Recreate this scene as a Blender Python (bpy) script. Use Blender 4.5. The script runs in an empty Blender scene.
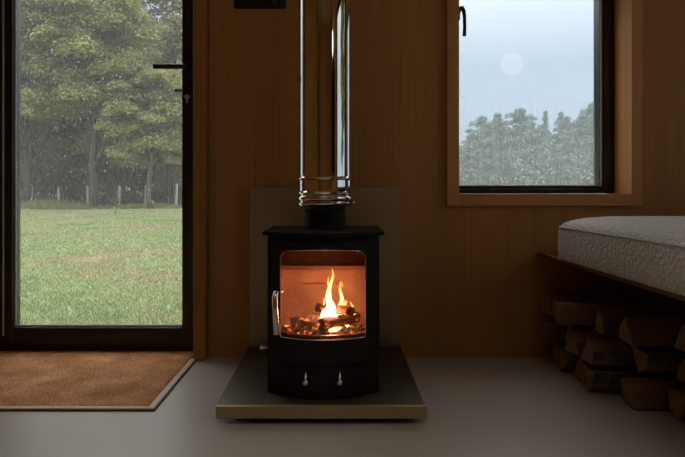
import bpy, bmesh, math, random
import numpy as np
from mathutils import Vector, Matrix
random.seed(7); rng = np.random.default_rng(11)
SC = bpy.context.scene; C = SC.collection
PI = math.pi
EYE = .637; CAMY = -2.3; F = 598.0

# ------------------------------------------------------------------ helpers
def link(name, bm, mats, parent=None, smooth=None):
    me = bpy.data.meshes.new(name)
    bmesh.ops.recalc_face_normals(bm, faces=bm.faces[:])
    bm.to_mesh(me); bm.free()
    o = bpy.data.objects.new(name, me); C.objects.link(o)
    for m in (mats if isinstance(mats, (list, tuple)) else [mats]): me.materials.append(m)
    if parent is not None: o.parent = parent
    if smooth is not None:
        for p in me.polygons: p.use_smooth = True
        if smooth < 180: me.set_sharp_from_angle(angle=math.radians(smooth))
    return o
def tag(o, label=None, cat=None, group=None, kind=None):
    if label: o['label'] = label
    if cat: o['category'] = cat
    if group: o['group'] = group
    if kind: o['kind'] = kind
    return o
def empty(name, loc, label, cat, group=None):
    o = bpy.data.objects.new(name, None); C.objects.link(o); o.location = loc
    o.empty_display_size = .05
    return tag(o, label, cat, group)
def shift(bm, loc):
    bmesh.ops.translate(bm, verts=bm.verts[:], vec=Vector(loc))
def box(bm, x0, x1, y0, y1, z0, z1, bev=0, seg=2, mi=0):
    t = bmesh.new()
    v = [t.verts.new((x, y, z)) for x in (x0, x1) for y in (y0, y1) for z in (z0, z1)]
    for f in ((0,1,3,2),(4,6,7,5),(0,4,5,1),(2,3,7,6),(0,2,6,4),(1,5,7,3)):
        t.faces.new([v[i] for i in f])
    bmesh.ops.recalc_face_normals(t, faces=t.faces[:])
    if bev: bmesh.ops.bevel(t, geom=t.edges[:], offset=bev, segments=seg, affect='EDGES', profile=.5)
    for f in t.faces: f.material_index = mi
    merge(bm, t)
def merge(bm, t):
    me = bpy.data.meshes.new('tmp'); t.to_mesh(me); t.free(); bm.from_mesh(me); bpy.data.meshes.remove(me)
def B(): return bmesh.new()
def tube(bm, pts, rad, n=12, cap=True, flat=1.0, mi=0):
    pts = [Vector(p) for p in pts]
    rs = rad if isinstance(rad, (list, tuple)) else [rad]*len(pts)
    rings = []; prev = None
    for i, p in enumerate(pts):
        d = (pts[min(i+1, len(pts)-1)] - pts[max(i-1, 0)]).normalized()
        if prev is None:
            a = d.cross(Vector((0,1,0)))
            if a.length < .1: a = d.cross(Vector((1,0,0)))
            a.normalize()
        else:
            a = (prev - d*prev.dot(d)).normalized()
        prev = a; b = d.cross(a)
        rings.append([bm.verts.new(p + a*math.cos(2*PI*k/n)*rs[i] + b*math.sin(2*PI*k/n)*rs[i]*flat) for k in range(n)])
    for r0, r1 in zip(rings, rings[1:]):
        for k in range(n):
            bm.faces.new((r0[k], r0[(k+1)%n], r1[(k+1)%n], r1[k])).material_index = mi
    if cap:
        bm.faces.new(rings[0][::-1]).material_index = mi; bm.faces.new(rings[-1]).material_index = mi
def lathe(bm, cx, cy, prof, n=64, capt=True, capb=True):
    rings = [[bm.verts.new((cx+r*math.cos(2*PI*k/n), cy+r*math.sin(2*PI*k/n), z)) for k in range(n)] for r, z in prof]
    for r0, r1 in zip(rings, rings[1:]):
        for k in range(n): bm.faces.new((r0[k], r0[(k+1)%n], r1[(k+1)%n], r1[k]))
    if capb: bm.faces.new(rings[0][::-1])
    if capt: bm.faces.new(rings[-1])

# ------------------------------------------------------------------ materials
def nodes(name):
    m = bpy.data.materials.new(name); m.use_nodes = True
    nt = m.node_tree; nt.nodes.clear()
    out = nt.nodes.new('ShaderNodeOutputMaterial')
    return m, nt, out
def N(nt, t, **kw):
    n = nt.nodes.new('ShaderNode'+t)
    for k, v in kw.items():
        if k in n.inputs.keys(): n.inputs[k].default_value = v
        else: setattr(n, k, v)
    return n
def ramp(nt, fac, stops):
    r = nt.nodes.new('ShaderNodeValToRGB'); e = r.color_ramp.elements
    while len(e) < len(stops): e.new(.5)
    for el, (p, c) in zip(e, stops):
        el.position = p; el.color = (*c, 1) if len(c) == 3 else c
    nt.links.new(fac, r.inputs['Fac']); return r
def coords(nt, scale=(1,1,1), kind='Object'):
    tc = nt.nodes.new('ShaderNodeTexCoord'); mp = nt.nodes.new('ShaderNodeMapping')
    mp.inputs['Scale'].default_value = scale
    nt.links.new(tc.outputs[kind], mp.inputs['Vector']); return mp.outputs[0]
def pbr(name, col, rough=.5, metal=0, var=.15, nscale=20, stretch=(1,1,1), bump=.0, bscale=200, spec=.5, coat=0):
    m, nt, out = nodes(name)
    p = N(nt, 'BsdfPrincipled'); p.inputs['Roughness'].default_value = rough
    p.inputs['Metallic'].default_value = metal; p.inputs['Specular IOR Level'].default_value = spec
    p.inputs['Coat Weight'].default_value = coat
    v = coords(nt, stretch)
    n = N(nt, 'TexNoise'); n.inputs['Scale'].default_value = nscale; n.inputs['Detail'].default_value = 5
    nt.links.new(v, n.inputs['Vector'])
    c0 = tuple(c*(1-var) for c in col); c1 = tuple(min(1, c*(1+var)) for c in col)
    r = ramp(nt, n.outputs['Fac'], [(.3, c0), (.7, c1)])
    nt.links.new(r.outputs[0], p.inputs['Base Color'])
    if bump:
        b = N(nt, 'TexNoise'); b.inputs['Scale'].default_value = bscale; nt.links.new(v, b.inputs['Vector'])
        bp = N(nt, 'Bump'); bp.inputs['Strength'].default_value = bump; bp.inputs['Distance'].default_value = .01
        nt.links.new(b.outputs['Fac'], bp.inputs['Height']); nt.links.new(bp.outputs[0], p.inputs['Normal'])
    nt.links.new(p.outputs[0], out.inputs[0]); return m
def wood(name, dark, light, axis='z', rough=.5, fine=90, spec=.4):
    m, nt, out = nodes(name)
    s = {'z': (fine, fine, 1.6), 'x': (1.6, fine, fine), 'y': (fine, 1.6, fine)}[axis]
    v = coords(nt, s)
    n1 = N(nt, 'TexNoise'); n1.inputs['Scale'].default_value = 1.0; n1.inputs['Detail'].default_value = 6; n1.inputs['Roughness'].default_value = .65
    nt.links.new(v, n1.inputs['Vector'])
    s2 = {'z': (6, 6, .25), 'x': (.25, 6, 6), 'y': (6, .25, 6)}[axis]
    v2 = coords(nt, s2)
    n2 = N(nt, 'TexNoise'); n2.inputs['Scale'].default_value = 1.0; n2.inputs['Detail'].default_value = 3; n2.inputs['Distortion'].default_value = .6
    nt.links.new(v2, n2.inputs['Vector'])
    mx = N(nt, 'Math', operation='MULTIPLY_ADD'); nt.links.new(n2.outputs['Fac'], mx.inputs[0]); mx.inputs[1].default_value = .5
    ml = N(nt, 'Math', operation='MULTIPLY'); nt.links.new(n1.outputs['Fac'], ml.inputs[0]); ml.inputs[1].default_value = .5
    nt.links.new(ml.outputs[0], mx.inputs[2])
    r = ramp(nt, mx.outputs[0], [(.32, dark), (.68, light)])
    p = N(nt, 'BsdfPrincipled'); p.inputs['Roughness'].default_value = rough; p.inputs['Specular IOR Level'].default_value = spec
    nt.links.new(r.outputs[0], p.inputs['Base Color'])
    bp = N(nt, 'Bump'); bp.inputs['Strength'].default_value = .12; bp.inputs['Distance'].default_value = .002
    nt.links.new(n1.outputs['Fac'], bp.inputs['Height']); nt.links.new(bp.outputs[0], p.inputs['Normal'])
    nt.links.new(p.outputs[0], out.inputs[0]); return m

M = {}
M['wall'] = wood('oak_panelling', (.34, .150, .036), (.54, .250, .066))
M['trim'] = wood('oak_trim', (.52, .235, .075), (.68, .325, .115), 'z')
M['trimx'] = wood('oak_trim_horizontal', (.50, .215, .065), (.64, .30, .10), 'x')
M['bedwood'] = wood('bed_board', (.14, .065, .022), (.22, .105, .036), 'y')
M['ceil'] = wood('ceiling_board', (.50, .33, .17), (.62, .42, .24), 'y')
M['matframe'] = wood('mat_frame_wood', (.62, .43, .28), (.78, .56, .38), 'x', .45)
M['matframey'] = wood('mat_frame_wood_side', (.62, .43, .28), (.78, .56, .38), 'y', .45)
M['floor'] = pbr('smooth_grey_floor', (.51, .46, .395), .36, 0, .05, 3, bump=.02, bscale=400, spec=1.0)
M['black'] = pbr('black_aluminium', (.012, .010, .009), .35, 0, .1, 30)
M['glint_lock_grey'] = pbr('grey_glint_and_lock', (.5, .5, .5), .3, 0, .1, 30)  # light grey stands for sky glint on frame edges; also lock metal
M['stove'] = pbr('black_stove_paint', (.014, .009, .006), .55, 0, .2, 60, bump=.03, bscale=600, spec=.2)
M['steel'] = pbr('brushed_steel_plate', (.40, .30, .165), .42, .6, .08, 8, stretch=(1, 1, 60))
M['steel_dim'] = pbr('brushed_steel_dimmed', (.075, .06, .038), .45, .6, .10, 8, stretch=(1, 60, 1))  # hearth steel in a darker copy, its dim reflections put into the colour
M['chrome'] = pbr('polished_flue_steel', (.80, .76, .71), .035, 1, .03, 6)
M['handle'] = pbr('satin_steel', (.75, .70, .66), .22, 1, .03, 20)
M['knob'] = pbr('small_steel_knob', (.75, .70, .60), .3, 1, .03, 20)
M['guard'] = pbr('heat_browned_steel', (.30, .16, .10), .35, .6, .15, 40)
M['brick'] = pbr('firebox_liner', (.50, .33, .24), .9, 0, .25, 14, bump=.2, bscale=80)
M['ash'] = pbr('ash_bed', (.10, .085, .075), .95, 0, .5, 50, bump=.6, bscale=90)
M['switch'] = pbr('black_switch_plastic', (.010, .009, .009), .35, 0, .1, 30)
M['rocker'] = pbr('grey_rocker', (.10, .10, .10), .3, 0, .1, 30)
M['opal'] = None

def coir():
    m, nt, out = nodes('coir_pile'); v = coords(nt)
    a = N(nt, 'TexNoise'); a.inputs['Scale'].default_value = 170; a.inputs['Detail'].default_value = 4; nt.links.new(v, a.inputs['Vector'])
    b = N(nt, 'TexNoise'); b.inputs['Scale'].default_value = 7; b.inputs['Detail'].default_value = 4; nt.links.new(v, b.inputs['Vector'])
    ad = N(nt, 'Math', operation='MULTIPLY_ADD'); nt.links.new(a.outputs['Fac'], ad.inputs[0]); ad.inputs[1].default_value = .6
    mu = N(nt, 'Math', operation='MULTIPLY'); nt.links.new(b.outputs['Fac'], mu.inputs[0]); mu.inputs[1].default_value = .4; nt.links.new(mu.outputs[0], ad.inputs[2])
    r = ramp(nt, ad.outputs[0], [(.35, (.26, .10, .035)), (.5, (.56, .255, .11)), (.64, (.85, .50, .28))])
    p = N(nt, 'BsdfPrincipled'); p.inputs['Roughness'].default_value = .95; p.inputs['Specular IOR Level'].default_value = .1
    nt.links.new(r.outputs[0], p.inputs['Base Color'])
    bp = N(nt, 'Bump'); bp.inputs['Strength'].default_value = .8; bp.inputs['Distance'].default_value = .006
    nt.links.new(ad.outputs[0], bp.inputs['Height']); nt.links.new(bp.outputs[0], p.inputs['Normal'])
    nt.links.new(p.outputs[0], out.inputs[0]); return m
M['coir'] = coir()

def boucle():
    m, nt, out = nodes('boucle_fabric'); v = coords(nt)
    a = N(nt, 'TexVoronoi'); a.inputs['Scale'].default_value = 105; nt.links.new(v, a.inputs['Vector'])
    b = N(nt, 'TexNoise'); b.inputs['Scale'].default_value = 90; b.inputs['Detail'].default_value = 4; nt.links.new(v, b.inputs['Vector'])
    ad = N(nt, 'Math', operation='SUBTRACT'); nt.links.new(b.outputs['Fac'], ad.inputs[0]); nt.links.new(a.outputs['Distance'], ad.inputs[1])
    r = ramp(nt, ad.outputs[0], [(-0., (.68, .63, .56)), (.4, (.93, .90, .84))])
    p = N(nt, 'BsdfPrincipled'); p.inputs['Roughness'].default_value = .95; p.inputs['Specular IOR Level'].default_value = .1
    nt.links.new(r.outputs[0], p.inputs['Base Color'])
    p.inputs['Specular IOR Level'].default_value = .8; p.inputs['Roughness'].default_value = .55; p.inputs['Sheen Weight'].default_value = .9; p.inputs['Sheen Roughness'].default_value = .4
    bp = N(nt, 'Bump'); bp.inputs['Strength'].default_value = 1.0; bp.inputs['Distance'].default_value = .0045
    nt.links.new(ad.outputs[0], bp.inputs['Height']); nt.links.new(bp.outputs[0], p.inputs['Normal'])
    nt.links.new(p.outputs[0], out.inputs[0]); return m
M['boucle'] = boucle()
M['piping'] = pbr('cream_piping', (.70, .67, .63), .9, 0, .1, 200)

def glass_clean(name, refl=.09):
    m, nt, out = nodes(name)
    t = N(nt, 'BsdfTransparent'); t.inputs['Color'].default_value = (.97, .98, .97, 1)
    g = N(nt, 'BsdfGlossy'); g.inputs['Roughness'].default_value = .01
    fr = N(nt, 'Fresnel'); fr.inputs['IOR'].default_value = 1.45
    mx = N(nt, 'MixShader'); nt.links.new(fr.outputs[0], mx.inputs[0]); nt.links.new(t.outputs[0], mx.inputs[1]); nt.links.new(g.outputs[0], mx.inputs[2])
    nt.links.new(mx.outputs[0], out.inputs[0]); return m
M['glass'] = glass_clean('clear_glass')

def glass_rain(name, dscale, dens, veil, veil_top=None, streak=0):
    """rain-spotted outer face: clear glass + thin condensation veil + refracting drops"""
    m, nt, out = nodes(name); L = nt.links.new
    t = N(nt, 'BsdfTransparent'); t.inputs['Color'].default_value = (.97, .98, .98, 1)
    tr = N(nt, 'BsdfTranslucent'); tr.inputs['Color'].default_value = (.62, .66, .68, 1)
    v = coords(nt)
    # condensation: vertical runs
    vs = coords(nt, (150, 150, 8))
    n = N(nt, 'TexNoise'); n.inputs['Scale'].default_value = 1; n.inputs['Detail'].default_value = 5; L(vs, n.inputs['Vector'])
    nr = N(nt, 'MapRange'); nr.inputs['From Min'].default_value = .35; nr.inputs['From Max'].default_value = .65
    nr.inputs['To Min'].default_value = veil*(1-streak); nr.inputs['To Max'].default_value = veil*(1+streak)
    L(n.outputs['Fac'], nr.inputs['Value']); vf = nr.outputs[0]
    big = N(nt, 'TexNoise'); big.inputs['Scale'].default_value = 5; big.inputs['Detail'].default_value = 3; L(v, big.inputs['Vector'])
    if veil_top:
        sp = N(nt, 'SeparateXYZ'); L(v, sp.inputs[0])
        mr = N(nt, 'MapRange'); mr.interpolation_type = 'SMOOTHSTEP'
        mr.inputs['From Min'].default_value = veil_top[0]; mr.inputs['From Max'].default_value = veil_top[1]
        mr.inputs['To Min'].default_value = 1; mr.inputs['To Max'].default_value = .0
        L(sp.outputs['Z'], mr.inputs['Value'])
        mm = N(nt, 'Math', operation='MULTIPLY'); L(vf, mm.inputs[0]); L(mr.outputs[0], mm.inputs[1]); vf = mm.outputs[0]
    base = N(nt, 'MixShader'); L(vf, base.inputs[0]); L(t.outputs[0], base.inputs[1]); L(tr.outputs[0], base.inputs[2])
    # drops
    vo = N(nt, 'TexVoronoi'); vo.inputs['Scale'].default_value = dscale; L(v, vo.inputs['Vector'])
    rnd = N(nt, 'SeparateColor'); L(vo.outputs['Color'], rnd.inputs[0])
    th = N(nt, 'MapRange'); th.inputs['From Min'].default_value = 1-dens; th.inputs['From Max'].default_value = 1; th.inputs['To Min'].default_value = 0; th.inputs['To Max'].default_value = .45
    L(rnd.outputs[0], th.inputs['Value'])
    sub = N(nt, 'Math', operation='SUBTRACT'); L(th.outputs[0], sub.inputs[0]); L(vo.outputs['Distance'], sub.inputs[1])
    mask = N(nt, 'Math', operation='GREATER_THAN'); L(sub.outputs[0], mask.inputs[0]); mask.inputs[1].default_value = 0
    bg = N(nt, 'Math', operation='GREATER_THAN'); L(big.outputs['Fac'], bg.inputs[0]); bg.inputs[1].default_value = .40
    mk = N(nt, 'Math', operation='MULTIPLY'); L(mask.outputs[0], mk.inputs[0]); L(bg.outputs[0], mk.inputs[1])
    mf = mk.outputs[0]
    if veil_top:
        m2 = N(nt, 'MapRange'); m2.inputs['From Min'].default_value = veil_top[0]; m2.inputs['From Max'].default_value = veil_top[1]
        m2.inputs['To Min'].default_value = 1; m2.inputs['To Max'].default_value = 0
        L(sp.outputs['Z'], m2.inputs['Value'])
        g2 = N(nt, 'Math', operation='GREATER_THAN'); L(m2.outputs[0], g2.inputs[0]); L(rnd.outputs[1], g2.inputs[1])
        m3 = N(nt, 'Math', operation='MULTIPLY'); L(mf, m3.inputs[0]); L(g2.outputs[0], m3.inputs[1]); mf = m3.outputs[0]
    bp = N(nt, 'Bump'); bp.inputs['Strength'].default_value = 1; bp.inputs['Distance'].default_value = .004
    L(sub.outputs[0], bp.inputs['Height'])
    rf = N(nt, 'BsdfRefraction'); rf.inputs['IOR'].default_value = 1.33; rf.inputs['Roughness'].default_value = .0
    L(bp.outputs[0], rf.inputs['Normal'])
    dm = N(nt, 'MixShader'); dm.inputs[0].default_value = .45; L(rf.outputs[0], dm.inputs[1]); L(tr.outputs[0], dm.inputs[2])
    mx = N(nt, 'MixShader'); L(mf, mx.inputs[0]); L(base.outputs[0], mx.inputs[1]); L(dm.outputs[0], mx.inputs[2])
    L(mx.outputs[0], out.inputs[0]); return m
M['rain_door'] = glass_rain('rain_spotted_glass', 130, .16, .035, None, .3)
M['rain_win'] = glass_rain('wet_misted_glass', 115, .7, .22, (.16, .46), .45)

def leaf(name, a, b, c, warm=None):
    m, nt, out = nodes(name); L = nt.links.new
    v = coords(nt)
    n = N(nt, 'TexNoise'); n.inputs['Scale'].default_value = .9; n.inputs['Detail'].default_value = 6; n.inputs['Roughness'].default_value = .7; L(v, n.inputs['Vector'])
    r = ramp(nt, n.outputs['Fac'], [(.3, a), (.5, b), (.68, c)])
    d = N(nt, 'BsdfDiffuse'); L(r.outputs[0], d.inputs[0])
    t = N(nt, 'BsdfTranslucent'); L(r.outputs[0], t.inputs[0])
    mx = N(nt, 'MixShader'); mx.inputs[0].default_value = .3; L(d.outputs[0], mx.inputs[1]); L(t.outputs[0], mx.inputs[2])
    L(mx.outputs[0], out.inputs[0]); return m
M['leafA'] = leaf('broad_leaf', (.22, .23, .09), (.38, .38, .16), (.62, .58, .26))
M['leafB'] = leaf('dark_leaf', (.19, .17, .08), (.27, .25, .11), (.36, .34, .16))
M['leafC'] = leaf('hazed_far_leaf', (.15, .24, .22), (.22, .33, .30), (.29, .39, .34))  # pale blue-green, distance haze put into the leaf colour
M['weed'] = leaf('dry_weed', (.24, .22, .10), (.34, .32, .15), (.44, .40, .2))
M['bark'] = pbr('tree_bark', (.14, .105, .075), .95, 0, .3, 8, stretch=(1, 1, .2))
M['post'] = pbr('weathered_post', (.62, .55, .46), .9, 0, .2, 12, stretch=(1, 1, .2))
M['wire'] = pbr('fence_wire', (.2, .19, .18), .5, .8, .1, 12)
def grass_mat():
    m, nt, out = nodes('lawn_grass'); L = nt.links.new; v = coords(nt, (1, 1, 1))
    n = N(nt, 'TexNoise'); n.inputs['Scale'].default_value = .55; n.inputs['Detail'].default_value = 7; n.inputs['Roughness'].default_value = .62; L(v, n.inputs['Vector'])
    r = ramp(nt, n.outputs['Fac'], [(.32, (.22, .29, .14)), (.46, (.35, .41, .21)), (.56, (.37, .36, .21)), (.66, (.50, .40, .29))])
    p = N(nt, 'BsdfDiffuse'); L(r.outputs[0], p.inputs[0]); L(p.outputs[0], out.inputs[0]); return m
M['grass'] = grass_mat()

# ------------------------------------------------------------------ the room
RX0, RX1, RYF, RH = -1.95, 1.85, -4.7, 2.35
DX0, DX1, DTOP = -1.392, -.544, 2.02      # door opening (inside of the lining)
WX0, WX1, WZ0, WZ1 = .466, 1.124, .630, 1.52  # window opening (inside of the lining)
LW = .046                                  # lining board width
WT = .22                                   # wall thickness
def wall_with_holes(name, axis, a0, a1, z0, z1, d0, d1, holes, mat):
    bm = B(); holes = sorted(holes); cur = a0
    def bx(p0, p1, q0, q1):
        if p1-p0 < 1e-4 or q1-q0 < 1e-4: return
        if axis == 'x': box(bm, p0, p1, d0, d1, q0, q1)
        else: box(bm, d0, d1, p0, p1, q0, q1)
    for (h0, h1, hz0, hz1) in holes:
        bx(cur, h0, z0, z1); bx(h0, h1, z0, hz0); bx(h0, h1, hz1, z1); cur = h1
    bx(cur, a1, z0, z1)
    return tag(link(name, bm, mat), kind='structure')
wall_with_holes('wall_back', 'x', RX0, RX1, 0, RH, 0, WT, [(DX0-LW, DX1+LW, 0, DTOP+LW), (WX0-LW, WX1+LW, WZ0-LW, WZ1+LW)], M['wall'])
W2 = (-3.7, -2.35, .75, 1.75)  # unseen opening, added for daylight
W4 = (-1.75, -.20, .62, 1.9)  # read from the flue reflection, enlarged to brighten the mattress top
wall_with_holes('wall_right', 'y', RYF-.15, WT, 0, RH, RX1, RX1+.15, [W2, W4], M['wall'])
W3 = (-4.45, -3.95, .9, 1.8)  # added out of view to let more daylight in
wall_with_holes('wall_left', 'y', RYF-.15, WT, 0, RH, RX0-.15, RX0, [W3], M['wall'])
bm = B(); box(bm, RX0, RX1, RYF-.15, RYF, 0, RH); tag(link('wall_front', bm, M['wall']), kind='structure')
bm = B(); box(bm, RX0-.15, RX1+.15, RYF-.15, WT, -.12, 0); tag(link('floor', bm, M['floor']), kind='structure')
SK = (-.75, 1.25, -3.5, -1.9)   # unseen roof window above the camera, added to light floor and walls
bm = B(); box(bm, RX0-.3, SK[0], RYF-.3, WT+.15, RH, RH+.12); box(bm, SK[1], RX1+.3, RYF-.3, WT+.15, RH, RH+.12)
box(bm, SK[0], SK[1], RYF-.3, SK[2], RH, RH+.12); box(bm, SK[0], SK[1], SK[3], WT+.15, RH, RH+.12)
tag(link('ceiling', bm, M['ceil']), kind='structure')
w5 = bpy.data.objects.new('added_roof_window', None); C.objects.link(w5); w5.location = (SK[0], SK[2], RH); w5['kind'] = 'structure'
bm = B()
box(bm, SK[0], SK[0]+.05, SK[2], SK[3], RH+.03, RH+.09); box(bm, SK[1]-.05, SK[1], SK[2], SK[3], RH+.03, RH+.09)
box(bm, SK[0]+.05, SK[1]-.05, SK[2], SK[2]+.05, RH+.03, RH+.09); box(bm, SK[0]+.05, SK[1]-.05, SK[3]-.05, SK[3], RH+.03, RH+.09)
shift(bm, -w5.location); link('window_frame', bm, M['black'], w5)
bm = B(); box(bm, SK[0]+.05, SK[1]-.05, SK[2]+.05, SK[3]-.05, RH+.055, RH+.061); shift(bm, -w5.location); link('glass_pane', bm, M['glass'], w5)
# thin black strip on the wall beside the door lining
bm = B(); box(bm, -.496, -.4945, -.0012, .001, 0, RH); tag(link('trim_4', bm, M['black']), kind='structure')

# door lining (trim_1)
bm = B()
box(bm, DX1, DX1+LW, -.04, .16, .001, DTOP, .002)
box(bm, DX0-LW, DX0, -.04, .16, .001, DTOP, .002)
box(bm, DX0-LW, DX1+LW, -.04, .16, DTOP, DTOP+LW, .002)
tag(link('trim_1', bm, M['wall']), kind='structure')
# window lining (trim_2)
t2 = B()
box(t2, WX0-LW, WX0, -.02, .19, WZ0-LW, WZ1+LW, .0015)
box(t2, WX1, WX1+LW-.004, -.02, .19, WZ0-LW, WZ1+LW, .0015)
tag(link('trim_2', t2, M['trim']), kind='structure')
t2 = B()
box(t2, WX0, WX1, -.019, .19, WZ0-LW+.0005, WZ0, .0015)
box(t2, WX0, WX1, -.019, .19, WZ1, WZ1+LW-.0005, .0015)
tag(link('trim_3', t2, M['trimx']), kind='structure')

# door_1 : dark glazed door
door = bpy.data.objects.new('door_1', None); C.objects.link(door); door.location = (-.95, .1, 0); door['kind'] = 'structure'
def dpart(name, bm, mat, par=None, sm=None, lab=None, org=(-.95, .1, 0)):
    shift(bm, (-org[0], -org[1], -org[2])); o = link(name, bm, mat, par or door, sm)
    if lab: o['label'] = lab
    return o
bm = B()   # fixed frame
box(bm, DX0+.001, DX0+.05, .085, .155, .001, DTOP-.001, .003)
box(bm, DX1-.022, DX1-.001, .085, .155, .001, DTOP-.001, .003)
box(bm, DX0+.05, DX1-.022, .085, .155, DTOP-.03, DTOP-.001, .003)
box(bm, DX0+.05, DX1-.022, .085, .155, .001, .022, .003)
dpart('door_frame', bm, M['black'], None, 40)
SX0, SX1, SZ0, SZ1 = DX0+.053, DX1-.024, .024, DTOP-.033
GX0, GX1, GZ0, GZ1 = -1.290, -.617, .108, DTOP-.10
bm = B()
box(bm, SX0, GX0, .078, .14, SZ0, SZ1, .004)
box(bm, GX1, SX1, .078, .14, SZ0, SZ1, .004)
box(bm, GX0, GX1, .079, .139, SZ0, GZ0-.012, .004)
box(bm, GX0, GX1, .079, .139, GZ1, SZ1, .004)
dpart('door_leaf', bm, M['black'], None, 40)
bm = B()  # beads; the left uprights are coloured pale for reflected sky
for (x0, x1) in ((GX0, GX0+.008),):
    tube(bm, [(GX0+.004, .092, GZ0), (GX0+.004, .092, GZ1)], .004)
    tube(bm, [(SX0+.012, .0785, SZ0+.04), (SX0+.012, .0785, SZ1)], .0045)
tube(bm, [(GX0+.002, .0925, GZ0-.006), (GX1, .0925, GZ0-.006)], .005)
dpart('bead_and_glint', bm, M['glint_lock_grey'], None, 40)
bm = B(); box(bm, GX0, GX1, .105, .111, GZ0-.012, GZ1)
for f in bm.faces:
    f.normal_update()
    if f.normal.y > .9: f.material_index = 1
pn = dpart('glass_pane', bm, [M['glass'], M['rain_door']])
# lever handle
S = 598/2.33
hx = -.600; hz = EYE+(192-66.5)/S
bm = B()
box(bm, hx-.013, hx+.013, .070, .0785, hz-.03, hz+.03, .003)
tube(bm, [(hx, .078, hz), (hx, .028, hz)], .009)
tube(bm, [(hx+.008, .030, hz), (-.66, .029, hz), (-.715, .031, hz+.0005)], [.0102, .0102, .0102], 14)
dpart('handle', bm, M['black'], None, 40)
bm = B()
hz2 = hz-.065
tube(bm, [(hx, .14, hz2), (hx, .19, hz2)], .008)
tube(bm, [(hx+.008, .19, hz2), (-.675, .19, hz2)], .0075, 14)
dpart('outside_handle', bm, M['black'], None, 40)
bm = B(); hz3 = EYE+(192-95)/S
lathe(bm, 0, 0, [(.009, 0), (.009, .007)], 20); bmesh.ops.rotate(bm, verts=bm.verts[:], matrix=Matrix.Rotation(PI/2, 3, 'X')); shift(bm, (hx+.004, .0775, hz3))
box(bm, hx+.001, hx+.007, .072, .0775, hz3-.024, hz3-.006, .001)
dpart('lock_cylinder', bm, M['glint_lock_grey'], None, 40)

# window_1
win = bpy.data.objects.new('window_1', None); C.objects.link(win); win.location = (.8, .12, WZ0); win['kind'] = 'structure'
WO = (.8, .12, WZ0)
bm = B()
FX0, FX1, FZ0 = WX0+.001, WX1-.001, WZ0+.001
box(bm, FX0, FX0+.022, .122, .19, FZ0, WZ1-.001, .003)
box(bm, FX1-.044, FX1, .122, .19, FZ0, WZ1-.001, .003)
box(bm, FX0+.022, FX1-.044, .122, .19, FZ0, FZ0+.018, .003)
box(bm, FX0+.022, FX1-.044, .122, .19, WZ1-.04, WZ1-.001, .003)
dpart('window_frame', bm, M['black'], win, 40, None, WO)
bm = B()
ax0, ax1, az0, az1 = FX0+.0225, FX1-.0445, FZ0+.0185, WZ1-.041
box(bm, ax0, ax0+.006, .128, .188, az0, az1, .002)
box(bm, ax1-.012, ax1, .128, .188, az0, az1, .002)
box(bm, ax0+.006, ax1-.012, .128, .188, az0, az0+.013, .002)
box(bm, ax0+.006, ax1-.012, .128, .188, az1-.02, az1, .002)
dpart('sash', bm, M['black'], win, 40, None, WO)
bm = B()
tube(bm, [(ax1-.006, .127, az0+.01), (ax1-.006, .127, az1-.01)], .0035)
tube(bm, [(ax0+.01, .127, az0+.0135), (ax1-.012, .127, az0+.0135)], .002)
dpart('bead_and_glint', bm, M['glint_lock_grey'], win, 40, None, WO)
bm = B(); box(bm, ax0+.006, ax1-.012, .165, .171, az0+.013, az1-.02)
for f in bm.faces:
    f.normal_update()
    if f.normal.y > .9: f.material_index = 1
dpart('glass_pane', bm, [M['glass'], M['rain_win']], win, None, None, WO)
bm = B(); Sh = 598/(2.3+.08); hz = EYE+(192-10)/Sh; hx = (460.5-337)/Sh
box(bm, hx-.008, hx+.006, .112, .1225, hz-.03, hz+.025, .003)
tube(bm, [(hx-.001, .115, hz), (hx-.001, .085, hz+.008), (hx+.005, .074, hz+.006), (hx+.011, .070, hz-.008), (hx+.0135, .069, hz-.03), (hx+.0145, .069, hz-.07), (hx+.013, .069, hz-.107)],
     [.009, .009, .009, .008, .0072, .0068, .0075], 14)
dpart('handle', bm, M['black'], win, 60, None, WO)

# unseen side windows added to bring daylight in; one is mirrored in the flue
def side_window(name, W, x0, x1):
    e = bpy.data.objects.new(name, None); C.objects.link(e); e.location = ((x0+x1)/2, (W[0]+W[1])/2, W[2]); e['kind'] = 'structure'
    og = tuple(e.location); b = B()
    xm0, xm1 = (x0+x1)/2-.03, (x0+x1)/2+.03
    box(b, xm0, xm1, W[0], W[0]+.05, W[2], W[3], .003); box(b, xm0, xm1, W[1]-.05, W[1], W[2], W[3], .003)
    box(b, xm0, xm1, W[0]+.05, W[1]-.05, W[2], W[2]+.05, .003); box(b, xm0, xm1, W[0]+.05, W[1]-.05, W[3]-.05, W[3], .003)
    dpart('window_frame', b, M['black'], e, None, None, og)
    b = B(); box(b, xm0+.027, xm0+.033, W[0]+.05, W[1]-.05, W[2]+.05, W[3]-.05); dpart('glass_pane', b, M['glass'], e, None, None, og)
side_window('added_window_2', W2, RX1, RX1+.15)
side_window('added_window_3', W3, RX0-.15, RX0)
side_window('window_4', W4, RX1, RX1+.15)

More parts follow.
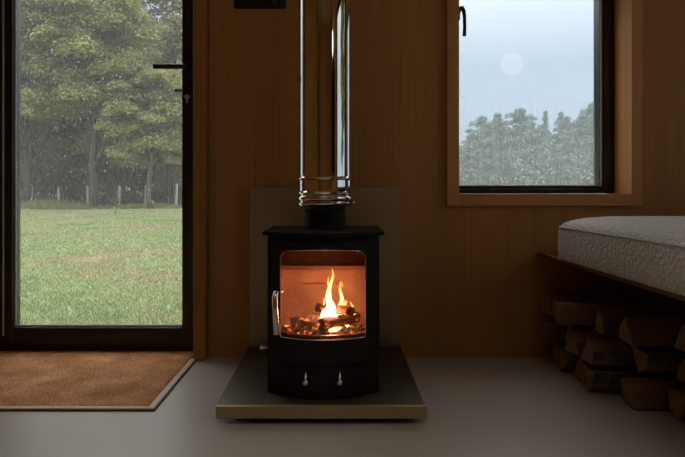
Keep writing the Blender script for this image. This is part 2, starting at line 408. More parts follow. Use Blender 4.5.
# double switch
sw = empty('light_switch', (-.295, 0, 1.37), 'black double light switch plate on the wood wall left of the flue', 'light switch')
def tpart(root, name, bm, mat, sm=40, lab=None, parent=None):
    shift(bm, -root.location) if parent is None else shift(bm, -root.location)
    o = link(name, bm, mat, parent or root, sm)
    if lab: o['label'] = lab
    return o
zb = EYE+(192-9)/260
bm = B(); box(bm, (234-337)/260, (286-337)/260, -.008, 0, zb, zb+.10, .0025); tpart(sw, 'plate', bm, M['switch'])
for (a, b_) in ((238, 258), (263, 283)):
    bm = B(); box(bm, (a-337)/260, (b_-337)/260, -.012, -.008, zb+.012, zb+.088, .002); ro = tpart(sw, 'rocker', bm, M['switch'])
bm = B(); box(bm, (273-337)/260, (277-337)/260, -.0145, -.012, zb+.018, zb+.034, .001); tpart(sw, 'toggle', bm, M['rocker'], 40, 'small grey toggle')

# ------------------------------------------------------------------ entrance mat
MY = -.56
mat = empty('door_mat', (-1.2, -.25, 0), 'brown coir entrance mat with pale wooden edging inside the glazed door', 'door mat')
bm = B()
nx, ny = 90, 60
xs = np.linspace(-1.94, -.553, nx); ys = np.linspace(MY+.022, -.002, ny)
g = [[bm.verts.new((x, y, .006+random.uniform(-.0012, .0014))) for y in ys] for x in xs]
for i in range(nx-1):
    for j in range(ny-1): bm.faces.new((g[i][j], g[i+1][j], g[i+1][j+1], g[i][j+1]))
ed = [e for e in bm.edges if e.is_boundary]
r = bmesh.ops.extrude_edge_only(bm, edges=ed)
for v in [v for v in r['geom'] if isinstance(v, bmesh.types.BMVert)]: v.co.z = .0005
tpart(mat, 'coir_pile', bm, M['coir'], 180)
bm = B(); box(bm, -1.945, -.553, MY, MY+.02, .0005, .008, .001); tpart(mat, 'edging', bm, M['matframe'])
bm = B(); box(bm, -.553, -.533, MY, -.041, .0005, .008, .001); tpart(mat, 'edging', bm, M['matframey'])
bm = B(); box(bm, -1.945, -.5295, MY-.0035, MY, .0003, .004); box(bm, -.533, -.5295, MY, -.041, .0003, .004); tpart(mat, 'dark_seal', bm, M['black'])
# part of the mat reaching into the door recess
bm = B(); nx2 = 50
xs = np.linspace(DX0+.002, DX1-.002, nx2); ys = np.linspace(0, .076, 8)
g = [[bm.verts.new((x, y, .006+random.uniform(-.0012, .0014))) for y in ys] for x in xs]
for i in range(nx2-1):
    for j in range(7): bm.faces.new((g[i][j], g[i+1][j], g[i+1][j+1], g[i][j+1]))
tpart(mat, 'coir_pile', bm, M['coir'], 180)

# ------------------------------------------------------------------ hearth
CX = -.046
he = empty('steel_hearth', (CX, -.3, 0), 'brushed steel hearth plate and rounded back panel under and behind the stove', 'hearth')
def rounded_rect(x0, x1, z0, z1, r, n=8):
    pts = [(x0, z0), (x1, z0)]
    for k in range(n+1): a = PI/2*k/n; pts.append((x1-r+r*math.cos(a), z1-r+r*math.sin(a)))
    for k in range(n+1): a = PI/2+PI/2*k/n; pts.append((x0+r+r*math.cos(a), z1-r+r*math.sin(a)))
    return pts
bm = B()
pts = rounded_rect((250-337)/263, (400-337)/263, .05, EYE+4/263, .014)
fr = [bm.verts.new((x, -.030, z)) for x, z in pts]; bk = [bm.verts.new((x, -.018, z)) for x, z in pts]
bm.faces.new(fr); bm.faces.new(bk[::-1])
for k in range(len(pts)): bm.faces.new((fr[k], bk[k], bk[(k+1)%len(pts)], fr[(k+1)%len(pts)]))
bmesh.ops.bevel(bm, geom=[e for e in bm.edges if abs(e.verts[0].co.y+.03) < 1e-5 and abs(e.verts[1].co.y+.03) < 1e-5], offset=.002, segments=2, affect='EDGES')
tpart(he, 'back_panel', bm, M['steel'], 30)
bm = B()   # wall standoff
bm.free()
for xx in (-.2, .1):
    bm = B(); box(bm, xx-.02, xx+.02, -.018, -.0005, .3, .34); tpart(he, 'spacer', bm, M['black'])
HYF = -.655
bm = B(); box(bm, (250-337)/260, (400-337)/260, HYF, -.017, .044, .050, .0015)
tpart(he, 'floor_plate', bm, M['steel_dim'], 30)
S = 364; bm = B()
box(bm, (216.5-337)/S, (426-337)/S, HYF-.016, HYF+.0, .0185, .0535, .003)
tpart(he, 'front_lip', bm, M['steel'], 30)
bm = B(); box(bm, CX-.25, CX+.25, HYF+.045, -.02, .0005, .0435, .002); tpart(he, 'base', bm, M['black'], 30)

# ------------------------------------------------------------------ stove
SXC = -.04; HW = .164; ZP = .0505; YB = -.26; YS = -.545; BOW = .07
st = empty('wood_stove', (SXC, -.42, ZP), 'small black cast iron wood burning stove with a bowed glass door', 'wood burning stove')
def yf(x, off=0): u = max(-1, min(1, (x-SXC)/HW)); return YS-BOW*(1-u*u)-off
def rr_loop(x0, x1, z0, z1, rb, rt, arch=0, n=10, side=24):
    """dense rounded loop, counter-clockwise from bottom-left"""
    P = []
    def seg(a, b_, m):
        for i in range(m): t = i/m; P.append((a[0]+(b_[0]-a[0])*t, a[1]+(b_[1]-a[1])*t))
    def arc(cx, cz, r, a0, a1):
        for i in range(n): a = a0+(a1-a0)*i/n; P.append((cx+r*math.cos(a), cz+r*math.sin(a)))
    seg((x0+rb, z0), (x1-rb, z0), side); arc(x1-rb, z0+rb, rb, -PI/2, 0)
    seg((x1, z0+rb), (x1, z1-rt), side); arc(x1-rt, z1-rt, rt, 0, PI/2)
    seg((x1-rt, z1), (x0+rt, z1), side); arc(x0+rt, z1-rt, rt, PI/2, PI)
    seg((x0, z1-rt), (x0, z0+rb), side); arc(x0+rb, z0+rb, rb, PI, 1.5*PI)
    if arch:
        xm = (x0+x1)/2; hw = (x1-x0)/2
        P = [(x, z+(arch*(1-((x-xm)/hw)**2) if z > z1-rt-1e-6 else 0)) for x, z in P]
    return P
def ring_panel(bm, outer, inner, off, thick):
    n = len(outer); L0 = []
    for src, o in ((outer, off), (inner, off), (inner, off-thick), (outer, off-thick)):
        L0.append([bm.verts.new((x, yf(x, o), z)) for x, z in src])
    for a, b_ in ((0, 1), (1, 2), (2, 3), (3, 0)):
        for k in range(n): bm.faces.new((L0[a][k], L0[b_][k], L0[b_][(k+1)%n], L0[a][(k+1)%n]))
WXa, WXb, WZa, WZb = SXC-.1215, SXC+.1215, .2225, .468
inner = rr_loop(WXa, WXb, WZa, WZb, .006, .022, .006)
inner_big = rr_loop(WXa-.004, WXb+.004, WZa-.004, WZb+.004, .006, .022, .006)
outer_b = rr_loop(SXC-HW, SXC+HW, ZP+.004, .508, .002, .002)
bm = B()
ring_panel(bm, outer_b, inner_big, 0, .012)
nb = 24   # closed side / back / top / base shell
def slab(z0, z1, off=0, wid=HW, yb=YB):
    lo = []; hi = []
    xs_ = [SXC-wid+2*wid*k/nb for k in range(nb+1)]
    prof = [(x, yf(x, off)) for x in xs_]+[(SXC+wid, yb), (SXC-wid, yb)]
    lo = [bm.verts.new((x, y, z0)) for x, y in prof]; hi = [bm.verts.new((x, y, z1)) for x, y in prof]
    bm.faces.new(lo[::-1]); bm.faces.new(hi)
    for k in range(len(prof)): bm.faces.new((lo[k], lo[(k+1)%len(prof)], hi[(k+1)%len(prof)], hi[k]))
slab(ZP, ZP+.012, -.002); slab(.498, .5105, -.002)
box(bm, SXC-HW, SXC-HW+.008, YS+.001, YB, ZP+.01, .505)
box(bm, SXC+HW-.008, SXC+HW, YS+.001, YB, ZP+.01, .505)
box(bm, SXC-HW, SXC+HW, YB-.008, YB, ZP+.01, .505)
tpart(st, 'body', bm, M['stove'], 30)
bm = B(); slab(.5105, .522, .012, .178, YB+.01)
bmesh.ops.bevel(bm, geom=[e for e in bm.edges if abs(e.verts[0].co.z-e.verts[1].co.z) < 1e-6], offset=.002, segments=2, affect='EDGES')
tpart(st, 'top_plate', bm, M['stove'], 30)
# door
bm = B()
outer_d = rr_loop(SXC-.148, SXC+.148, .155, .495, .006, .006)
ring_panel(bm, outer_d, inner, .014, .013)
dr = tpart(st, 'door', bm, M['stove'], 30)
bm = B()
def loft_pane(bm, x0, x1, z0, z1, off, th, n=24):
    a = []
    for o in (off, off-th):
        a.append([[bm.verts.new((x, yf(x, o), z)) for z in (z0, z1)] for x in np.linspace(x0, x1, n)])
    for i in range(n-1):
        for q in (0, 1): bm.faces.new((a[q][i][0], a[q][i+1][0], a[q][i+1][1], a[q][i][1]))
        for z in (0, 1): bm.faces.new((a[0][i][z], a[0][i+1][z], a[1][i+1][z], a[1][i][z]))
    for i in (0, n-1): bm.faces.new((a[0][i][0], a[0][i][1], a[1][i][1], a[1][i][0]))
loft_pane(bm, WXa-.003, WXb+.003, WZa-.003, WZb+.009, -.0005, .004)
tpart(st, 'door_glass', bm, M['glass'], 30, None, dr)
bm = B()
loop3 = [Vector((x, yf(x, .0145), z)) for x, z in inner]
tube(bm, loop3+[loop3[0]], .0016, 6, False)  # steel bead added so the opening's edge catches a glint of the fire
tpart(st, 'glass_edge', bm, M['handle'], 60, None, dr)
# handle
S = 348
def px3(px, py, y): s = F/(y-CAMY); return ((px-337)/s, y, EYE+(192-py)/s)
bm = B()
hp = [px3(279.5, 292, -.566), px3(277.8, 291, -.585), px3(275.6, 293.5, -.600), px3(274.8, 298, -.606), px3(275, 310, -.607), px3(275.8, 322, -.606), px3(276.8, 334, -.603)]
tube(bm, hp, [.005, .0062, .0072, .0078, .0080, .0088, .0092], 16)
tube(bm, [px3(279.5, 292, -.566), (hp[0][0]+.006, -.55, hp[0][2])], .005)
tpart(st, 'handle', bm, M['handle'], 60, 'satin steel handle', dr)
# air knobs
for kx in (305.5, 339.7):
    bm = B(); yk = yf((kx-337)/355)-.004
    x, y, z = px3(kx, 383, yk-.012)
    bmesh.ops.create_uvsphere(bm, u_segments=20, v_segments=12, radius=.0085); bmesh.ops.scale(bm, verts=bm.verts[:], vec=(1, .8, 1)); shift(bm, (x, y, z))
    tube(bm, [(x, y, z+.004), (x, y+.002, z+.022), (x, yk+.012, z+.026)], [.0045, .0035, .0035], 10)
    tpart(st, 'air_knob', bm, M['knob'], 60, 'small steel knob')
bm = B()
x, y, z = px3(263, 347.5, -.45)
box(bm, x-.009, x+.009, y-.012, y+.012, z-.005, z+.005, .003)
tube(bm, [(x+.008, y, z), (SXC-HW+.002, y, z)], .003)
tpart(st, 'air_lever', bm, M['knob'], 60, 'small steel side lever')
bm = B(); box(bm, SXC-.12, SXC+.12, yf(SXC+.12, .004), yf(SXC+.12, .004)+.02, .088, .096, .002)
tpart(st, 'air_slot', bm, M['stove'], 60)
# firebox liner
fx = .140; fy1 = YB-.02; fz0 = .17; fz1 = .49
bm = B()
box(bm, SXC-fx, SXC+fx, fy1-.02, fy1, fz0, fz1)
box(bm, SXC-fx-.012, SXC-fx, YS+.005, fy1, fz0, fz1)
box(bm, SXC+fx, SXC+fx+.012, YS+.005, fy1, fz0, fz1)
box(bm, SXC-.07, SXC+.055, fy1-.030, fy1-.02, .325, .330)   # shelf line of the rear air bar
tpart(st, 'firebox_liner', bm, M['brick'], 30)
bm = B()
v = [bm.verts.new(p) for p in ((SXC-fx, fy1-.02, .385), (SXC+fx, fy1-.02, .385), (SXC+fx, YS+.12, .392), (SXC-fx, YS+.12, .392),
     (SXC-fx, fy1-.02, .400), (SXC+fx, fy1-.02, .400), (SXC+fx, YS+.12, .405), (SXC-fx, YS+.12, .405))]
for f in ((0,1,2,3),(4,5,6,7),(0,1,5,4),(1,2,6,5),(2,3,7,6),(3,0,4,7)): bm.faces.new([v[i] for i in f])
tpart(st, 'baffle', bm, M['brick'], 30)
bm = B(); box(bm, SXC-fx, SXC+fx, YS-.03, fy1-.02, .165, fz0); 
tpart(st, 'grate', bm, M['stove'], 30)
bm = B()   # curved log guard behind the glass
n = 24; xs_ = np.linspace(SXC-.136, SXC+.136, n); rr = []
for x in xs_:
    y = yf(x, -.018); rr.append([bm.verts.new((x, y, .170)), bm.verts.new((x, y, .228)), bm.verts.new((x, y+.006, .228)), bm.verts.new((x, y+.006, .170))])
for a, b_ in zip(rr, rr[1:]):
    for k in range(4): bm.faces.new((a[k], b_[k], b_[(k+1)%4], a[(k+1)%4]))
tpart(st, 'log_guard', bm, M['guard'], 30)

# ash / embers, logs, flames inside
def ember_mat(name, base, strength, thr):
    m, nt, out = nodes(name); L = nt.links.new; v = coords(nt)
    n = N(nt, 'TexNoise'); n.inputs['Scale'].default_value = 55; n.inputs['Detail'].default_value = 5; L(v, n.inputs['Vector'])
    r = ramp(nt, n.outputs['Fac'], [(thr, (0, 0, 0)), (thr+.07, (1, .18, .02)), (thr+.2, (1, .5, .15))])
    p = N(nt, 'BsdfPrincipled'); p.inputs['Base Color'].default_value = (*base, 1); p.inputs['Roughness'].default_value = .9
    L(r.outputs[0], p.inputs['Emission Color']); p.inputs['Emission Strength'].default_value = strength
    b = N(nt, 'Bump'); b.inputs['Distance'].default_value = .01; L(n.outputs['Fac'], b.inputs['Height']); L(b.outputs[0], p.inputs['Normal'])
    L(p.outputs[0], out.inputs[0]); return m
M['ember'] = ember_mat('glowing_embers', (.20, .12, .09), 1.0, .58)
M['charlog'] = ember_mat('charred_wood', (.20, .13, .10), 1.0, .60)
bm = B(); nx, ny = 50, 34
xs_ = np.linspace(SXC-fx+.002, SXC+fx-.002, nx); ys_ = np.linspace(YS+.018, fy1-.022, ny)
g = [[bm.verts.new((x, y, fz0+.02+.022*math.exp(-((x-SXC)/.09)**2-((y+.42)/.07)**2)+random.uniform(-.005, .006))) for y in ys_] for x in xs_]
for i in range(nx-1):
    for j in range(ny-1): bm.faces.new((g[i][j], g[i+1][j], g[i+1][j+1], g[i][j+1]))
r = bmesh.ops.extrude_edge_only(bm, edges=[e for e in bm.edges if e.is_boundary])
for v in [v for v in r['geom'] if isinstance(v, bmesh.types.BMVert)]: v.co.z = fz0+.001
eb = link('ember_bed', bm, M['ember'], None, 180)
tag(eb, 'bed of glowing embers and ash on the firebox floor inside the stove', 'embers', kind='stuff')
def burn_log(p0, p1, r, lab):
    bm = B(); p0 = Vector(p0); p1 = Vector(p1); pts = [p0.lerp(p1, t) for t in np.linspace(0, 1, 9)]
    tube(bm, pts, [r*random.uniform(.86, 1.1) for _ in pts], 12)
    for v in bm.verts: v.co += Vector([random.uniform(-.0025, .0025) for _ in range(3)])
    o = link('burning_log', bm, M['charlog'], None, 180); tag(o, lab, 'log', 'logs burning in the stove')
burn_log((SXC-.10, -.45, .232), (SXC+.03, -.40, .238), .018, 'charred log with glowing edges lying left in the stove fire')
burn_log((SXC-.01, -.47, .230), (SXC+.105, -.38, .236), .019, 'burning log under the tallest flames at the right in the stove')
burn_log((SXC-.02, -.36, .262), (SXC+.085, -.47, .272), .015, 'upper crossing log among the flames in the stove')
def flame_mat():
    m, nt, out = nodes('fire_flame'); L = nt.links.new
    tc = N(nt, 'TexCoord'); sp = N(nt, 'SeparateXYZ'); L(tc.outputs['Generated'], sp.inputs[0])
    r = ramp(nt, sp.outputs['Z'], [(0, (1, .70, .36)), (.35, (1, .58, .22)), (.7, (1, .38, .10)), (1, (.9, .20, .04))])
    s = N(nt, 'MapRange'); s.inputs['To Min'].default_value = 9; s.inputs['To Max'].default_value = 1.6; L(sp.outputs['Z'], s.inputs['Value'])
    e = N(nt, 'Emission'); L(r.outputs[0], e.inputs[0]); L(s.outputs[0], e.inputs[1])
    t = N(nt, 'BsdfTransparent'); lw = N(nt, 'LayerWeight'); lw.inputs[0].default_value = .35
    mr = N(nt, 'MapRange'); mr.inputs['To Min'].default_value = .15; mr.inputs['To Max'].default_value = 1.0; L(lw.outputs['Facing'], mr.inputs['Value'])
    mx = N(nt, 'MixShader'); L(mr.outputs[0], mx.inputs[0]); L(e.outputs[0], mx.inputs[1]); L(t.outputs[0], mx.inputs[2])
    L(mx.outputs[0], out.inputs[0]); return m
M['flame'] = flame_mat()
fire = empty('fire', (SXC, -.43, .25), 'yellow and orange wood fire burning inside the small stove', 'fire')
def flame(pxs, rads, y):
    bm = B(); P = [Vector(px3(a, b_, y+random.uniform(-.004, .004))) for a, b_ in pxs]
    # densify
    Q = []; R = []
    for i in range(len(P)-1):
        for t in np.linspace(0, 1, 6)[:-1]:
            a = P[max(i-1, 0)]; b_ = P[i]; c = P[i+1]; d = P[min(i+2, len(P)-1)]
            Q.append(.5*((2*b_)+(c-a)*t+(2*a-5*b_+4*c-d)*t*t+(3*b_-a-3*c+d)*t**3)); R.append((rads[i]+(rads[i+1]-rads[i])*t)/330)
    Q.append(P[-1]); R.append(rads[-1]/330)
    tube(bm, Q, R, 12, True, .7)
    shift(bm, -fire.location); link('flame', bm, M['flame'], fire, 180)
flame([(328, 326), (333, 318), (331, 306), (328, 297), (330, 286), (333, 276), (332, 268)], [3, 5.5, 4.2, 2.6, 1.9, 1.2, .3], -.43)
flame([(322, 324), (325, 314), (329, 306), (330, 292), (328, 283), (329, 276)], [2.5, 4.2, 2.5, 1.2, .9, .2], -.44)
flame([(336, 326), (337, 316), (340, 308), (346, 301), (345, 304)], [3.5, 5.5, 4.5, 2.2, .3], -.42)
flame([(340, 325), (339, 312), (342, 300), (340, 290), (341, 282), (343, 287)], [2.5, 3.2, 2.0, 1.3, 1.1, .3], -.40)
flame([(323, 318), (324, 308), (324, 297)], [1.6, 1.4, .2], -.39)
flame([(332, 326), (338, 320), (336, 312), (334, 304)], [4, 6, 4, .5], -.41)
flame([(329, 330), (336, 329), (342, 327)], [1.8, 2.6, .6], -.46)
flame([(346, 326), (352, 318), (353, 309), (350, 301)], [2, 2.4, 1.6, .2], -.40)
def plight(name, loc, e, col, size):
    l = bpy.data.lights.new(name, 'POINT'); l.energy = e; l.color = col; l.shadow_soft_size = size
    o = bpy.data.objects.new(name, l); C.objects.link(o); o.location = loc; return o
plight('fire_glow', (SXC+.03, -.43, .325), .26, (1, .26, .14), .03)
plight('fire_glow', (SXC+.02, -.44, .265), .85, (1, .30, .17), .02)

plight('fire_glow', (SXC+.01, -.50, .44), .05, (1, .22, .06), .02)  # added glow in the smoke space, no flame here, lights the baffle top
# ------------------------------------------------------------------ flue
fxc, fyc = -.0386, -.38
fl = empty('stove_flue', (fxc, fyc, .522), 'polished steel flue pipe with clamp band rising from the stove', 'flue pipe')
R = .0838
bm = B(); lathe(bm, fxc, fyc, [(R, .683), (R, RH-.002)], 96); tpart(fl, 'flue_pipe', bm, M['chrome'], 40)
bm = B(); lathe(bm, fxc, fyc, [(R+.001, .630), (R+.005, .632), (R+.0055, .636), (R+.002, .640), (R+.002, .674), (R+.005, .677), (R+.0055, .681), (R+.003, .685), (R, .686)], 96)
tpart(fl, 'joint_band', bm, M['chrome'], 22)
bm = B(); lathe(bm, fxc, fyc, [(R-.003, .592), (R+.003, .593), (R+.006, .598), (R+.006, .603), (R+.001, .607), (R+.005, .612), (R+.006, .618), (R+.004, .624), (R, .627), (R, .630)], 96)
tpart(fl, 'clamp_band', bm, M['chrome'], 35)
bm = B(); lathe(bm, fxc, fyc, [(.066, .578), (.068, .580), (.069, .588), (.078, .592)], 96); tpart(fl, 'reducer', bm, M['chrome'], 60)
bm = B(); lathe(bm, fxc, fyc, [(.0685, .5225), (.0685, .530), (.066, .532), (.0655, .578)], 64); tpart(fl, 'collar', bm, M['stove'], 40, 'black flue collar')
bm = B()
a = -PI*.62; box(bm, fxc+R+.004, fxc+R+.012, fyc-.03, fyc-.008, .600, .618, .002); tpart(fl, 'clamp_screw', bm, M['chrome'], 40)

# ------------------------------------------------------------------ bed bench and mattress
BX0, BX1 = .768, RX1-.002
bd = empty('bench_platform', (1.3, -1.2, 0), 'wooden bench platform under the cream mattress along the right wall', 'bench')
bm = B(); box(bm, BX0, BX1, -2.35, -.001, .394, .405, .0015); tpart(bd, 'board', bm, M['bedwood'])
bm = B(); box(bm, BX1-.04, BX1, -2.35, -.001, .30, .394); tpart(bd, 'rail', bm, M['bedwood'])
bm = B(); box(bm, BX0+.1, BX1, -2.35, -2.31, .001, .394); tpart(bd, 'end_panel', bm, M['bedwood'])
mt = empty('mattress', (1.3, -1.2, .405), 'cream boucle bench mattress with piped seam on the wooden platform', 'mattress')
def plan(ins):
    x0, x1, y0, y1 = .750+ins, 1.83-ins, -2.25+ins, -.215-ins; r = max(.075-ins*.3, .02); P = []
    for cx, cy, a0 in ((x1-r, y0+r, -PI/2), (x1-r, y1-r, 0), (x0+r, y1-r, PI/2), (x0+r, y0+r, PI)):
        for k in range(13): a = a0+PI/2*k/12; P.append((cx+r*math.cos(a), cy+r*math.sin(a)))
    return P
bm = B(); rings = []
for ins, z in ((.02, .4055), (.006, .410), (.001, .420), (-.001, .445), (-.001, .480), (0, .505), (.003, .516), (.007, .525), (.016, .533), (.035, .542), (.07, .551), (.13, .558), (.22, .562), (.34, .564)):
    rings.append([bm.verts.new((x, y, z)) for x, y in plan(ins)])
for r0, r1 in zip(rings, rings[1:]):
    n = len(r0)
    for k in range(n): bm.faces.new((r0[k], r0[(k+1)%n], r1[(k+1)%n], r1[k]))
bm.faces.new(rings[0][::-1]); bm.faces.new(rings[-1])
tpart(mt, 'cushion', bm, M['boucle'], 180)
bm = B(); P = [Vector((x, y, .518)) for x, y in plan(.002)]; tube(bm, P+[P[0]], .0028, 8, False); tpart(mt, 'piping', bm, M['piping'], 180)

# ------------------------------------------------------------------ firewood
M['lwood'] = wood('split_wood', (.12, .065, .025), (.24, .135, .055), 'x', .85, 40)
M['lend'] = pbr('log_end_grain', (.26, .15, .065), .9, 0, .35, 60)
M['lbark'] = pbr('log_bark', (.07, .05, .035), .95, 0, .4, 30, bump=.6, bscale=60)
wide = ['pale', 'thin', 'broad', 'rough', 'narrow', 'smooth', 'thick']
colpos = ['next to the wood wall', 'second from the wood wall', 'third from the wood wall', 'fourth from the wood wall', 'fifth from the wood wall', 'sixth from the wood wall', 'nearest the photo\'s right edge']
rown = ['bottom', 'middle', 'top']
cols = [(-.085, .775), (-.195, .785), (-.305, .77), (-.415, .80), (-.525, .86), (-.635, .93), (-.745, .99)]
for ci, (cy, cx) in enumerate(cols):
    for ri in range(3):
        if ci == 3 and ri == 2: pass
        h = .088; zc = .002+h/2+ri*(h+.003)
        nseg = 7; hw = .053; kind = random.choice((0, 0, 1, 2))
        if kind == 0: prof = [(-1, -.9), (1, -.8), (.75, .2), (-.1, 1)]; bark = {1}
        elif kind == 1: prof = [(-.9, -1), (.7, -.9), (1, -.2), (.8, .6), (.1, 1), (-.5, .5)]; bark = {2, 3}
        else: prof = [(-1, -.3), (-.1, -1), (.95, -.7), (1, .3), (.5, .95), (-.6, .8)]; bark = {3, 4}
        if random.random() < .5: prof = [(-a, b_) for a, b_ in prof][::-1]
        if random.random() < .4: prof = [(-a, -b_) for a, b_ in prof]
        prof = [(a*hw*random.uniform(.85, 1), b_*h/2*random.uniform(.9, 1)) for a, b_ in prof]
        Lg = random.uniform(.26, .32); xo = cx+random.uniform(-.03, .045)
        bm = B(); rg = []
        sk = random.uniform(-.02, .02)
        for t in range(nseg):
            x = xo+Lg*t/(nseg-1); j = random.uniform(.94, 1.0)
            rg.append([bm.verts.new((x+(random.uniform(-.006, .006) if t in (0, nseg-1) else 0), cy+a*j+sk*(t/(nseg-1)-.5), zc+b_*j)) for a, b_ in prof])
        n = len(prof)
        for r0, r1 in zip(rg, rg[1:]):
            for k in range(n): bm.faces.new((r0[k], r0[(k+1)%n], r1[(k+1)%n], r1[k])).material_index = 1 if k in bark else 0
        for q in (rg[0], rg[-1]): bm.faces.new(q).material_index = 2
        bmesh.ops.bevel(bm, geom=bm.edges[:], offset=.0015, segments=1, affect='EDGES')
        o = link('firewood_log', bm, [M['lwood'], M['lbark'], M['lend']], None, 40)
        tag(o, 'split firewood log under the bench, %s row, %s' % (rown[ri], colpos[ci]), 'firewood', 'split logs stacked under the bench')

# ------------------------------------------------------------------ globe lamp (behind the camera, mirrored in the window pane)
m, nt, out = nodes('opal_globe'); e = N(nt, 'BsdfPrincipled'); e.inputs['Base Color'].default_value = (.9, .88, .84, 1); e.inputs['Roughness'].default_value = .3
e.inputs['Emission Color'].default_value = (1, .86, .72, 1); e.inputs['Emission Strength'].default_value = 2.2
nt.links.new(e.outputs[0], out.inputs[0]); M['opal'] = m
LY = -2.75; dist = 2.3+.165+(.165-LY); GLX = (512-337)/F*dist; GLZ = EYE+(192-64)/F*dist
gl = empty('globe_pendant', (GLX, LY, GLZ), 'round opal globe pendant lamp mirrored pale in the right window pane', 'pendant lamp')
bm = B(); bmesh.ops.create_uvsphere(bm, u_segments=32, v_segments=20, radius=.100); link('globe', bm, M['opal'], gl, 180)
bm = B(); tube(bm, [(0, 0, .098), (0, 0, RH-GLZ)], .003); link('cord', bm, M['black'], gl, 180)
bm = B(); lathe(bm, 0, 0, [(.02, .09), (.02, .12)], 20); link('cap', bm, M['black'], gl, 40)

# ------------------------------------------------------------------ outdoors
def gh(x, y): return -.36+.26*min(1, max(0, y)/27)+.02*math.sin(x*.7+y*.3)+.6*max(0, (y-30)/40)
bm = B()
xs_ = np.linspace(-45, 45, 91); ys_ = np.concatenate([np.linspace(-12, 40, 80), np.linspace(42, 90, 20)])
g = [[bm.verts.new((x, y, gh(x, y) if y > .5 else -.36)) for y in ys_] for x in xs_]
for i in range(len(xs_)-1):
    for j in range(len(ys_)-1): bm.faces.new((g[i][j], g[i+1][j], g[i+1][j+1], g[i][j+1]))
tag(link('ground', bm, M['grass'], None, 180), kind='structure')

def mesh_np(name, verts, nquad, mat, parent=None):
    me = bpy.data.meshes.new(name)
    me.vertices.add(len(verts)); me.vertices.foreach_set('co', verts.astype(np.float32).ravel())
    me.loops.add(nquad*4); me.loops.foreach_set('vertex_index', np.arange(nquad*4, dtype=np.int32))
    me.polygons.add(nquad); me.polygons.foreach_set('loop_start', np.arange(0, nquad*4, 4, dtype=np.int32))
    me.update(calc_edges=True); me.materials.append(mat)
    o = bpy.data.objects.new(name, me); C.objects.link(o)
    if parent: o.parent = parent
    return o
def leaf_quads(cent, size, nrm=None, aspect=.45):
    n = len(cent); a = rng.normal(size=(n, 3)); a /= np.linalg.norm(a, axis=1)[:, None]
    b = rng.normal(size=(n, 3)); 
    if nrm is not None: b = nrm+b*.45; a = a - (a*b).sum(1)[:, None]*b/((b*b).sum(1)[:, None])
    b /= np.linalg.norm(b, axis=1)[:, None]
    a /= np.linalg.norm(a, axis=1)[:, None]+1e-9
    c = np.cross(a, b); c /= np.linalg.norm(c, axis=1)[:, None]+1e-9
    s = size*rng.uniform(.6, 1.3, size=(n, 1))
    q = np.stack([cent-a*s, cent-c*s*aspect, cent+a*s, cent+c*s*aspect], 1)
    return q.reshape(-1, 3)
def clumps(n, c, r, shell=.6):
    d = rng.normal(size=(n, 3)); d /= np.linalg.norm(d, axis=1)[:, None]
    rad = rng.uniform(shell, 1, size=(n, 1))
    return np.array(c)+d*rad*np.array(r)
def crown(centres, rad, per, size):
    P = []; Nn = []
    for c in centres:
        d = rng.normal(size=(per, 3)); d /= np.linalg.norm(d, axis=1)[:, None]
        d[:, 2] = np.where(d[:, 2] < -.2, -d[:, 2]*.7, d[:, 2])
        R_ = rad*rng.uniform(.6, 1.3)
        P.append(c+d*R_*rng.uniform(.55, 1.05, size=(per, 1))*np.array([1.15, 1.0, .85])-np.array([0, 0, 1])*0)
        nn = d*1.0; nn[:, 2] += .6; Nn.append(nn)
    P = np.concatenate(P); Nn = np.concatenate(Nn)
    return leaf_quads(P, size, Nn)
def limb(bm, p0, p1, r0, r1, n=6, wob=.12):
    p0 = Vector(p0); p1 = Vector(p1); pts = []
    for t in np.linspace(0, 1, n):
        w = Vector((random.uniform(-wob, wob), random.uniform(-wob, wob), 0)) if 0 < t < 1 else Vector((0, 0, 0))
        pts.append(p0.lerp(p1, t)+w)
    tube(bm, pts, [r0+(r1-r0)*t for t in np.linspace(0, 1, n)], 8)
def tree(loc, h, cr, cb, nclump, per, size, mat, label, group, crad=.75, trunk=.16, shell=.5, spire=0):
    loc = (loc[0], loc[1], gh(loc[0], loc[1])-.05)
    t = empty('tree', loc, label, 'tree', group)
    cz = (h+cb)/2; rz = (h-cb)/2
    cs = clumps(nclump, (0, 0, cz), (cr, cr*.85, rz), shell)
    if spire: cs[:spire] = np.stack([np.zeros(spire), np.zeros(spire), np.linspace(cb+rz*.6, h+.3, spire)], 1)
    o = mesh_np('foliage', crown(cs, crad, per, size), nclump*per, mat, t)
    bm = B(); limb(bm, (0, 0, 0), (0, 0, cz), trunk, trunk*.45, 8)
    for k in range(9):
        c = cs[random.randrange(len(cs))]; z0 = random.uniform(cb*.7, cz); limb(bm, (0, 0, z0), tuple(c), trunk*.35, trunk*.1, 5)
    link('trunk', bm, M['bark'], t, 180)
    return t
def copy_tree(r, loc, rz, sc, label):
    c = r.copy(); C.objects.link(c); c.location = (loc[0], loc[1], gh(loc[0], loc[1])-.05); c.rotation_euler = (0, 0, rz); c.scale = sc
    c['label'] = label
    for ch in [o for o in bpy.data.objects if o.parent == r]:
        d = ch.copy(); C.objects.link(d); d.parent = c
    return c
GB = 'broadleaf trees seen through the glazed door'
big = tree((-11.3, 25.5), 13.0, 3.2, 1.6, 170, 620, .085, M['leafA'], 'tall pale green leafy tree filling the middle of the door glass', GB, .85, .2, .35)
low = tree((-8.3, 24.3), 6.6, 1.9, 1.3, 70, 620, .075, M['leafA'], 'lower rounded leafy tree at the right beside the door handle', GB, .65, .13, .4)
copy_tree(big, (-14.7, 26.0), 2.1, (.9, .9, .95), 'leafy tree at the left edge of the door glass behind the grass')
